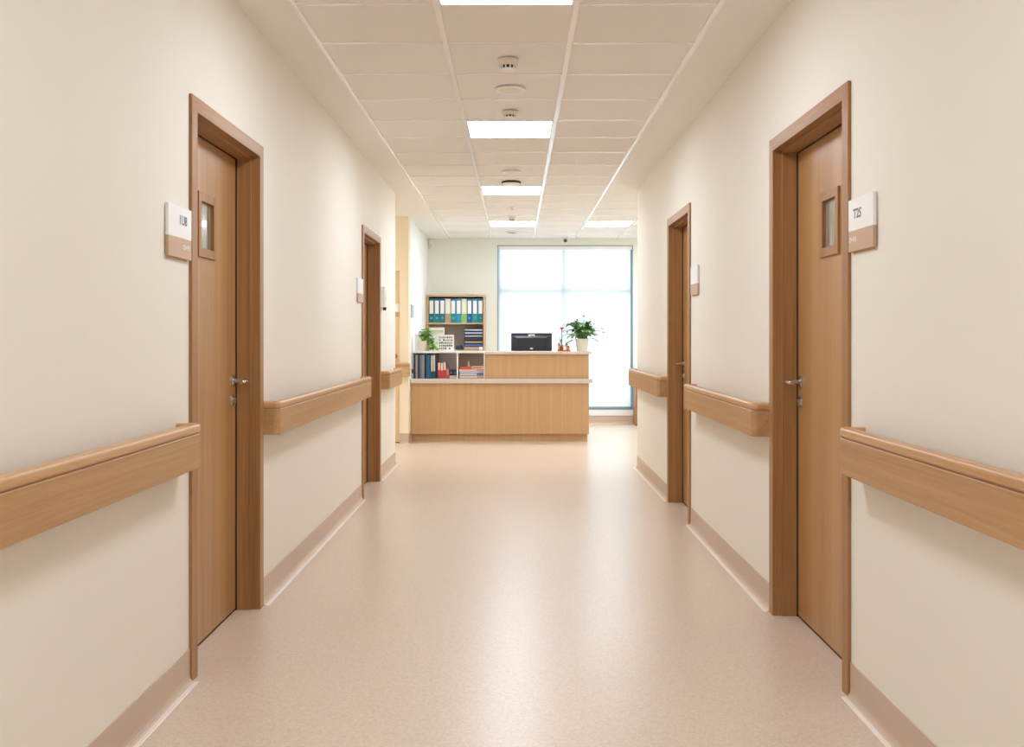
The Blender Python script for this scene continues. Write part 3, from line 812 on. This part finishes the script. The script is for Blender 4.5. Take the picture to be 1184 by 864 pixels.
for i, (h_, lb) in enumerate(rf):
    binder('red_file', x, x + 0.0345, HY0 + 0.006, 0.18, ZL, h_, cmat((196, 74, 80)), lb, 'file', 'red files in the desk shelf', lab=cmat((232, 206, 196)) if h_ > 0.15 else cmat((214, 130, 120)), lab_z=(0.52, 0.985) if h_ > 0.15 else (0.3, 0.9))
    x += 0.0345
RX = x
tag(obj('paper_stack', bx(RX + 0.005, HD - 0.004, HY0 + 0.01, HY0 + 0.22, ZL, ZL + 0.034), 'paper_warm', bevel=0.002), 'low cream stack of paper under small dark boxes on the desk shelf', 'paper stack')
xs_ = [RX + 0.008, RX + 0.054, RX + 0.098]
bwid = [0.044, 0.042, HD - 0.006 - RX - 0.098]
bl_ = ['left one of the small dark boxes on the cream paper stack', 'middle one of the small dark boxes on the cream paper stack', 'right teal one of the small dark boxes on the cream paper stack']
for i in range(3):
    t = thing('ink_box', (xs_[i] + bwid[i]/2, HY0 + 0.06, ZL + 0.034), bl_[i], 'box', 'small dark boxes on the desk shelf')
    c1 = ((34, 42, 60), (40, 50, 68), (30, 76, 92))[i]
    obj('box_body', bx(xs_[i], xs_[i] + bwid[i] - 0.003, HY0 + 0.015, HY0 + 0.10, ZL + 0.034, ZL + 0.106), cmat(c1), t, bevel=0.002)
    obj('box_label', bx(xs_[i] + 0.008, xs_[i] + bwid[i] - 0.012, HY0 + 0.0138, HY0 + 0.016, ZL + 0.055, ZL + 0.085), cmat((90, 110, 128)), t)

# books lying in the right bay
bk = [((196, 164, 126), 0.036, 'tan book at the bottom of the pile in the right desk shelf bay'), ((58, 118, 186), 0.030, 'bright blue book, second from bottom in the right bay pile'),
      ((186, 186, 214), 0.022, 'pale lilac book in the middle of the right bay pile'), ((214, 150, 140), 0.024, 'pinkish book under the red one in the right bay pile')]
z = ZL
for i, (c1, h_, lb) in enumerate(bk):
    t = thing('book', (-0.545, HY0 + 0.12, z), lb, 'book', 'books piled in the right desk shelf bay')
    j = random.uniform(-0.006, 0.006)
    a_, c_ = HD + 0.030 + j, HX1 - 0.020 + j
    obj('cover', bx(a_, c_, HY0 + 0.012, HY0 + 0.014 + 0.2, z, z + h_), cmat(c1), t, bevel=0.002)
    obj('pages', bx(a_ + 0.008, c_ - 0.08, HY0 + 0.0105, HY0 + 0.03, z + 0.006, z + h_ - 0.006), cmat((230, 224, 216)), t)
    z += h_
t = thing('book', (-0.612, HY0 + 0.1, z), 'small red-orange book on top of the right bay pile', 'book', 'books piled in the right desk shelf bay')
obj('cover', bx(HD + 0.05, HD + 0.172, HY0 + 0.014, HY0 + 0.18, z, z + 0.034), cmat((216, 82, 52)), t, bevel=0.002)
obj('pages', bx(HD + 0.058, HD + 0.164, HY0 + 0.17, HY0 + 0.182, z + 0.006, z + 0.028), 'paper', t)
t = thing('book', (-0.46, HY0 + 0.1, z), 'pale pink patterned book beside the red-orange one on the pile', 'book', 'books piled in the right desk shelf bay')
obj('cover', bx(HD + 0.178, HX1 - 0.02, HY0 + 0.014, HY0 + 0.18, z, z + 0.036), cmat((228, 204, 190)), t, bevel=0.002)
obj('pages', bx(HD + 0.19, HX1 - 0.04, HY0 + 0.0125, HY0 + 0.03, z + 0.01, z + 0.026), cmat((214, 120, 110)), t)
t = thing('figurine', (-0.56, HY0 + 0.11, z + 0.034), 'tiny white ornament on top of the red-orange book', 'ornament')
obj('ornament_base', lathe(bmesh.new(), (-0.575, HY0 + 0.10, z + 0.034), [(0, 0), (0.022, 0), (0.022, 0.008), (0.006, 0.014), (0.0, 0.014)]), 'white_plastic', t, smooth=True)
obj('ornament_column', lathe(bmesh.new(), (-0.575, HY0 + 0.10, z + 0.034), [(0.006, 0.012), (0.010, 0.03), (0.006, 0.045), (0.009, 0.056), (0, 0.062)]), 'white_plastic', t, smooth=True)

# on top of the desk shelf: plant, calendar, leaflets
def leaf(bm, base, tip_dir, up, length, width, curl=0.25, fold=0.12):
    d = tip_dir.normalized(); s_ = d.cross(up)
    s_ = s_.normalized() if s_.length > 1e-4 else d.orthogonal().normalized()
    n = s_.cross(d).normalized()
    prof = [(0.0, 0.05), (0.2, 0.65), (0.45, 1.0), (0.75, 0.68), (1.0, 0.02)]
    rows = []
    for t_, w in prof:
        c = base + d*length*t_ - n*length*curl*t_*t_
        rows.append([bm.verts.new(c - s_*width*w*0.5 + n*width*fold*w), bm.verts.new(c), bm.verts.new(c + s_*width*w*0.5 + n*width*fold*w)])
    for a_, b_ in zip(rows, rows[1:]):
        bm.faces.new((a_[0], a_[1], b_[1], b_[0])); bm.faces.new((a_[1], a_[2], b_[2], b_[1]))

def pot(t, x, y, z, r0, r1, h):
    obj('pot', lathe(bmesh.new(), (x, y, z), [(0, 0), (r0, 0), (r0*1.01, 0.004), (r1, h - 0.012), (r1*1.02, h), (r1*0.93, h), (r1*0.9, h*0.86), (0, h*0.86)], seg=32), 'pot_white', t, smooth=True)
    obj('soil', lathe(bmesh.new(), (x, y, z), [(r1*0.9, h*0.865), (r1*0.5, h*0.9), (0, h*0.91)], seg=24), 'soil', t, smooth=True)

px, py = -1.132, 12.86
t = thing('potted_plant', (px, py, hz), 'bright green trailing plant in a white pot on the desk shelf at left', 'plant')
pot(t, px, py, hz, 0.050, 0.066, 0.125)
rnd = random.Random(3)
bs = bmesh.new(); bf = bmesh.new()
for i in range(30):
    a = rnd.uniform(0, 2*PI); q = rnd.uniform(0.25, 1.0)
    up = rnd.uniform(0.06, 0.155)
    b0 = Vector((px + 0.02*math.cos(a), py + 0.02*math.sin(a), hz + 0.108))
    b1 = Vector((px + 0.04 + 0.075*q*math.cos(a), py + 0.05*q*math.sin(a) - 0.02, hz + 0.12 + up*(1.15 - 0.3*q)))
    mid = (b0 + b1)/2 + Vector((0, 0, 0.03))
    path_tube(bs, [b0, mid, b1], 0.002, 5)
    for (p0, p1) in ((mid, 1), (b1, 1), (b1, 2)):
        d = Vector((math.cos(a) + rnd.uniform(-.7, .7), math.sin(a) + rnd.uniform(-.7, .7), rnd.uniform(-0.5, 0.5)))
        leaf(bf, p0, d, Vector((0, 0, 1)), rnd.uniform(0.042, 0.064), rnd.uniform(0.028, 0.042))
# cluster trailing over the right side of the pot down to the shelf
for i in range(80):
    u = rnd.random()
    c = Vector((px + 0.088 + rnd.gauss(0, 0.022) + 0.028*u, py - 0.02 + rnd.gauss(0, 0.028), hz + 0.175 - 0.155*u))
    if i % 6 == 0: path_tube(bs, [(px + 0.03, py - 0.01, hz + 0.112), (px + 0.07, py - 0.02, hz + 0.165), c], 0.002, 5)
    d = Vector((rnd.uniform(-.6, 1), rnd.uniform(-1, .2), rnd.uniform(-1.0, 0.1)))
    L_ = rnd.uniform(0.03, 0.05)
    tipz = c.z + d.normalized().z*L_
    if tipz < hz + 0.004 or c.z < hz + 0.012: d.z = abs(d.z)*0.2
    c.z = max(c.z, hz + 0.02)
    leaf(bf, c, d, Vector((0, 0, 1)), L_, rnd.uniform(0.028, 0.042), curl=0.1)
for (dx, dz, ln) in ((0.13, 0.215, 0.09), (0.15, 0.15, 0.08), (-0.05, 0.20, 0.06)):   # long single leaves
    p1 = Vector((px + dx, py - 0.03, hz + dz))
    path_tube(bs, [(px, py, hz + 0.11), (px + dx*0.5, py - 0.02, hz + dz*0.95), p1], 0.002, 5)
    leaf(bf, p1 - Vector((0.03*(1 if dx > 0 else -1), 0, 0)), Vector((1 if dx > 0 else -1, -0.1, 0.15)), Vector((0, 0, 1)), ln, 0.026)
obj('stems', bs, 'leaf_bright', t, smooth=True); obj('foliage', bf, 'leaf_bright', t, smooth=True)

# photo board / calendar stand
def lean_board(bm, x0, x1, y, z, h, lean, th=0.004):
    v = []
    for yy in (0, th):
        for (xx, zz) in ((x0, 0), (x1, 0), (x1, h), (x0, h)):
            v.append(bm.verts.new((xx, y + yy + lean*zz, z + zz)))
    for f in ((0,1,2,3),(7,6,5,4),(0,4,5,1),(1,5,6,2),(2,6,7,3),(3,7,4,0)): bm.faces.new([v[i] for i in f])
cy_ = 12.93
t = thing('desk_calendar', (-0.86, cy_, hz), 'white standing calendar with rows of small pictures on the desk shelf', 'calendar')
obj('front_sheet', (lambda b: (lean_board(b, -0.958, -0.762, cy_, hz, 0.200, 0.22), b)[1])(bmesh.new()), 'paper', t)
bm = bmesh.new(); lean_board(bm, -0.958, -0.762, cy_ + 0.09, hz, 0.200, -0.20)
obj('back_sheet', bm, 'paper', t)
pics = [((70, 72, 90), []), ((120, 128, 150), []), ((150, 130, 80), [])]
rnd = random.Random(5); cells = [bmesh.new() for _ in range(3)]
for r in range(5):
    for c in range(7):
        if rnd.random() < 0.18: continue
        x0 = -0.945 + c*0.0245; z0 = 0.022 + r*0.034
        lean_board(cells[rnd.randrange(3)], x0, x0 + 0.019, cy_ - 0.001 + 0.22*z0, hz + z0, 0.018 + 0.008*rnd.random(), 0.22, 0.0008)
obj('dark_pictures', cells[0], cmat((84, 86, 104)), t); obj('grey_pictures', cells[1], cmat((140, 146, 166)), t); obj('ochre_pictures', cells[2], cmat((160, 144, 100)), t)
t = thing('leaflet_holder', (-0.99, 13.03, hz), 'white leaflets standing behind the plant and calendar', 'leaflets')
bm = bmesh.new(); lean_board(bm, -1.075, -0.885, 13.035, hz, 0.292, 0.03); obj('rear_leaflet', bm, 'paper', t)
bm = bmesh.new(); lean_board(bm, -1.04, -0.90, 13.028, hz + 0.23, 0.03, 0.03, 0.001); obj('print_band', bm, cmat((206, 214, 190)), t)
t = thing('paper_sheet', (-1.21, 12.98, hz), 'plain white card standing at the left end of the desk shelf', 'card')
bm = bmesh.new(); lean_board(bm, -1.246, -1.165, 12.96, hz, 0.205, 0.10); obj('card_front', bm, 'paper', t)
bm = bmesh.new(); lean_board(bm, -1.225, -1.185, 13.01, hz, 0.15, -0.12, 0.003); obj('card_prop', bm, 'paper', t)

# monitor
mx0, mx1, my = -0.0545, 0.4585, 13.16
t = thing('computer_monitor', ((mx0 + mx1)/2, my, ZL), 'black computer monitor seen from behind on the reception desk', 'monitor')
bm = bx(mx0, mx1, my, my + 0.022, 0.985, 1.306); obj('screen_housing', bm, 'monitor_shell', t, bevel=0.004)
bm = bmesh.new()                       # bulged rear shell
a_ = [(mx0 + 0.03, 1.01), (mx1 - 0.03, 1.01), (mx1 - 0.03, 1.272), (mx0 + 0.03, 1.272)]; b_ = [(mx0 + 0.07, 1.02), (mx1 - 0.07, 1.02), (mx1 - 0.07, 1.245), (mx0 + 0.07, 1.245)]
A = [bm.verts.new((x, my, z)) for x, z in a_]; B = [bm.verts.new((x, my - 0.022, z)) for x, z in b_]
bm.faces.new(B)
for k in range(4): bm.faces.new((A[k], A[(k+1) % 4], B[(k+1) % 4], B[k]))
obj('rear_shell', bm, 'monitor_black', t, bevel=0.003)
mc = (mx0 + mx1)/2
o_ = obj('sticker', bx(mc - 0.040, mc + 0.040, my - 0.004, my + 0.001, 1.244, 1.290), 'sign_white', t, bevel=0.001); o_['label'] = 'small white sticker'
obj('sticker_print', box(bx(mc - 0.008, mc + 0.008, my - 0.0046, my - 0.003, 1.252, 1.276), mc + 0.014, mc + 0.030, my - 0.0046, my - 0.003, 1.262, 1.276), 'sign_text', o_)
bm = bmesh.new(); lathe(bm, (mc, my - 0.022, 1.112), [(0, -0.004), (0.020, -0.004), (0.024, 0.001), (0, 0.001)], axis='Y'); bmesh.ops.scale(bm, vec=(1, 1, 0.5), verts=bm.verts[:], space=Matrix.Translation((-mc, -my, -1.112)))
obj('badge', bm, 'chrome', t, smooth=True)
obj('stand_neck', bx(mc - 0.035, mc + 0.035, my + 0.0, my + 0.03, ZL + 0.012, 0.99), 'monitor_black', t, bevel=0.004)
obj('stand_base', bx(mc - 0.12, mc + 0.12, my - 0.07, my + 0.11, ZL, ZL + 0.014), 'monitor_black', t, bevel=0.005)

# tray with amber bottles, jar and a red flower
ty = 12.74
t = thing('tray', (0.592, ty, ZU), 'small orange tray of bottles on the upper counter right of the monitor', 'tray')
bm = bx(0.508, 0.668, ty - 0.045, ty + 0.045, ZU, ZU + 0.006)
for (a_, b_, c_, d_) in ((0.508, 0.668, ty - 0.045, ty - 0.041), (0.508, 0.668, ty + 0.041, ty + 0.045), (0.508, 0.512, ty - 0.041, ty + 0.041), (0.664, 0.668, ty - 0.041, ty + 0.041)):
    box(bm, a_, b_, c_, d_, ZU + 0.006, ZU + 0.014)
obj('tray_body', bm, cmat((216, 98, 44)), t)
zt = ZU + 0.006
def bottle(x, y, r, h, m1, m2, label):
    t = thing('amber_bottle', (x, y, zt), label, 'bottle', 'little bottles on the orange tray')
    obj('bottle_body', lathe(bmesh.new(), (x, y, zt), [(0, 0), (r, 0), (r, h*0.62), (r*0.85, h*0.72), (r*0.45, h*0.8), (r*0.45, h*0.86), (0, h*0.86)], seg=16), m1, t, smooth=True)
    obj('bottle_label', lathe(bmesh.new(), (x, y, zt), [(r*1.02, h*0.18), (r*1.02, h*0.5)], seg=16), m2, t, smooth=True)
    obj('bottle_cap', lathe(bmesh.new(), (x, y, zt), [(0, h*0.84), (r*0.55, h*0.84), (r*0.55, h), (0, h)], seg=12), 'pot_white', t, smooth=True)
bottle(0.527, ty - 0.012, 0.013, 0.118, 'amber', 'amber_pale', 'tall amber bottle at the left end of the orange tray')
bottle(0.537, ty + 0.024, 0.013, 0.10, 'amber_pale', 'amber', 'pale amber bottle at the rear left of the orange tray')
bottle(0.640, ty - 0.005, 0.019, 0.074, 'amber', 'amber_pale', 'squat amber bottle at the right end of the orange tray')
t = thing('white_jar', (0.600, ty - 0.015, zt), 'small white jar in the middle of the orange tray', 'jar')
obj('jar_body', lathe(bmesh.new(), (0.600, ty - 0.015, zt), [(0, 0), (0.021, 0), (0.022, 0.05), (0.018, 0.056), (0, 0.056)], seg=18), 'white_plastic', t, smooth=True)
obj('jar_lid', lathe(bmesh.new(), (0.600, ty - 0.015, zt), [(0, 0.056), (0.020, 0.056), (0.020, 0.068), (0, 0.070)], seg=18), cmat((210, 214, 220)), t, smooth=True)
t = thing('dark_cone', (0.620, ty + 0.026, zt), 'small dark pointed stopper bottle behind the white jar', 'bottle')
obj('stopper_body', lathe(bmesh.new(), (0.620, ty + 0.026, zt), [(0, 0), (0.016, 0), (0.016, 0.06), (0.014, 0.066), (0, 0.066)], seg=14), 'amber_pale', t, smooth=True)
obj('stopper', lathe(bmesh.new(), (0.620, ty + 0.026, zt), [(0, 0.066), (0.018, 0.066), (0.008, 0.09), (0.003, 0.108), (0, 0.108)], seg=14), cmat((92, 76, 72)), t, smooth=True)
fx, fy = 0.563, ty
t = thing('flower_vase', (fx, fy, zt), 'single red carnation in a little amber vase beside the monitor', 'flower')
obj('vase', lathe(bmesh.new(), (fx, fy, zt), [(0, 0), (0.014, 0), (0.017, 0.03), (0.011, 0.06), (0.013, 0.075), (0.010, 0.075), (0.008, 0.06), (0, 0.05)], seg=16), cmat((150, 74, 58)), t, smooth=True)
obj('stem', path_tube(bmesh.new(), [(fx, fy, zt + 0.05), (fx + 0.001, fy, zt + 0.14), (fx, fy, zt + 0.262)], [0.0055, 0.005, 0.0045], 8), 'stem_blue', t, smooth=True)
bm = bmesh.new(); rnd = random.Random(9); bc_ = Vector((fx, fy, zt + 0.262))
for ring, (nr, rr, hh) in enumerate(((11, 0.034, 0.016), (9, 0.026, 0.026), (6, 0.015, 0.032), (3, 0.006, 0.035))):
    for k in range(nr):
        a = 2*PI*k/nr + ring*0.4
        d = Vector((math.cos(a)*rr, math.sin(a)*rr, hh*0.6 + rnd.uniform(0, 0.006)))
        leaf(bm, bc_ + Vector((math.cos(a)*0.003, math.sin(a)*0.003, 0.0)), d, Vector((0, 0, 1)), d.length*1.05, 0.026, curl=-0.15, fold=0.2)
lathe(bm, (fx, fy, zt + 0.246), [(0.004, 0), (0.010, 0.014), (0.022, 0.024), (0.024, 0.034), (0, 0.04)], seg=14)
obj('bloom', bm, 'flower_red', t, smooth=True)
bm = bmesh.new(); leaf(bm, Vector((fx, fy, zt + 0.06)), Vector((-0.035, 0, 0.125)), Vector((0, 1, 0)), 0.135, 0.014, curl=0.02)
leaf(bm, Vector((fx, fy, zt + 0.06)), Vector((-0.012, -0.02, 0.1)), Vector((0, 1, 0)), 0.10, 0.012, curl=0.02)
obj('blade_leaf', bm, cmat((96, 150, 160)), t, smooth=True)

# plant at the right end of the upper counter
px, py = 0.812, 12.78
t = thing('potted_plant', (px, py, ZU), 'spreading green plant in a cream pot at the right end of the counter', 'plant')
pot(t, px, py, ZU, 0.064, 0.082, 0.152)
rnd = random.Random(21); bs = bmesh.new(); bf = bmesh.new()
spec = []
for i in range(64):
    a = 2*PI*i/64*5.3 + rnd.uniform(-.2, .2)
    spec.append((a, rnd.uniform(0.03, 0.185), rnd.uniform(0.03, 0.20)))
spec += [(PI + 0.1, 0.205, 0.17), (PI - 0.2, 0.19, 0.05), (0.1, 0.22, 0.135), (0.0, 0.235, 0.09), (-0.2, 0.16, -0.01), (PI + 0.3, 0.15, -0.03), (1.2, 0.04, 0.262), (PI*0.9, 0.06, 0.215), (-1.0, 0.05, 0.215), (PI, 0.20, 0.10), (0.25, 0.13, 0.05)]
for a, reach, rise in spec:
    b0 = Vector((px + 0.03*math.cos(a), py + 0.03*math.sin(a), ZU + 0.135))
    b2 = Vector((px + reach*math.cos(a), py + reach*math.sin(a)*0.75, ZU + 0.152 + rise))
    b1 = Vector(((b0.x*0.55 + b2.x*0.45), (b0.y*0.55 + b2.y*0.45), max(b0.z, b2.z) + 0.02 + 0.15*reach*0.5))
    pts = []
    for k in range(7):
        s_ = k/6; pts.append(b0*(1-s_)**2 + b1*2*s_*(1-s_) + b2*s_*s_)
    path_tube(bs, pts, [0.003, 0.0028, 0.0026, 0.0024, 0.0022, 0.002, 0.0015], 5)
    for k in range(2, 7):
        d = (pts[k] - pts[k-1]).normalized()
        sd = d.cross(Vector((0, 0, 1))).normalized() if abs(d.z) < 0.98 else Vector((1, 0, 0))
        for sg in (-1, 1):
            if rnd.random() < 0.12: continue
            dd = d*rnd.uniform(0.5, 1.0) + sd*sg*rnd.uniform(0.5, 0.9) + Vector((0, 0, rnd.uniform(-0.1, 0.25)))
            if reach > 0.14 and k < 3: continue
            leaf(bf, pts[k], dd, Vector((0, 0, 1)), rnd.uniform(0.050, 0.074), rnd.uniform(0.024, 0.034))
    leaf(bf, pts[-1], pts[-1] - pts[-2], Vector((0, 0, 1)), 0.068, 0.034)
obj('stems', bs, 'leaf_deep', t, smooth=True); obj('foliage', bf, 'leaf_deep', t, smooth=True)

# low wooden cabinet behind the right corner
t = thing('side_cabinet', (1.98, 14.95, 0), 'edge of a low wooden cabinet beside the window, half hidden by the right wall', 'cabinet')
obj('carcass', bx(1.700, 2.25, 14.80, 15.12, 0.0, 0.78), 'frame_wood', t, bevel=0.002)
obj('cabinet_top', bx(1.695, 2.26, 14.785, 15.12, 0.78, 0.80), 'frame_wood', t, bevel=0.002)
for k in range(2):
    dr = obj('cabinet_door', bx(1.706 + 0.272*k, 1.975 + 0.272*k, 14.785, 14.80, 0.03, 0.775), 'frame_wood', t, bevel=0.002)
    obj('knob', lathe(bmesh.new(), (1.955 + 0.055*k, 14.785, 0.6), [(0, -0.02), (0.012, -0.018), (0.006, 0), (0, 0)], seg=12, axis='Y'), 'chrome', dr, smooth=True)
t = thing('tissue_box', (1.74, 14.9, 0.80), 'white and copper box standing on the low cabinet by the window', 'box')
obj('box_shell', bx(1.705, 1.80, 14.83, 14.95, 0.80, 0.955), 'white_plastic', t, bevel=0.003)
obj('copper_panel', bx(1.730, 1.785, 14.827, 14.832, 0.83, 0.94), cmat((196, 136, 96)), t)

# ------------------------------------------------------------------ light outside, camera, colour
w = bpy.data.worlds.new('daylight'); scn.world = w; w.use_nodes = True
bg = w.node_tree.nodes['Background']; bg.inputs['Color'].default_value = (0.85, 0.935, 1.0, 1); bg.inputs['Strength'].default_value = 2.25

cam_d = bpy.data.cameras.new('camera'); cam = bpy.data.objects.new('camera', cam_d); col.objects.link(cam)
cam.location = (0, 0, 1.2545); cam.rotation_euler = (PI/2, 0, 0)
cam_d.sensor_width = 36.0; cam_d.lens = 36.0 * 1212 / 1184
cam_d.shift_x = -4/1184; cam_d.shift_y = -42/1184
cam_d.clip_start = 0.05
scn.camera = cam
scn.view_settings.view_transform = 'Standard'
scn.view_settings.look = 'None'
scn.view_settings.exposure = 0.05
scn.cycles.diffuse_bounces = 8
scn.cycles.max_bounces = 14
scn.cycles.sample_clamp_indirect = 6.0
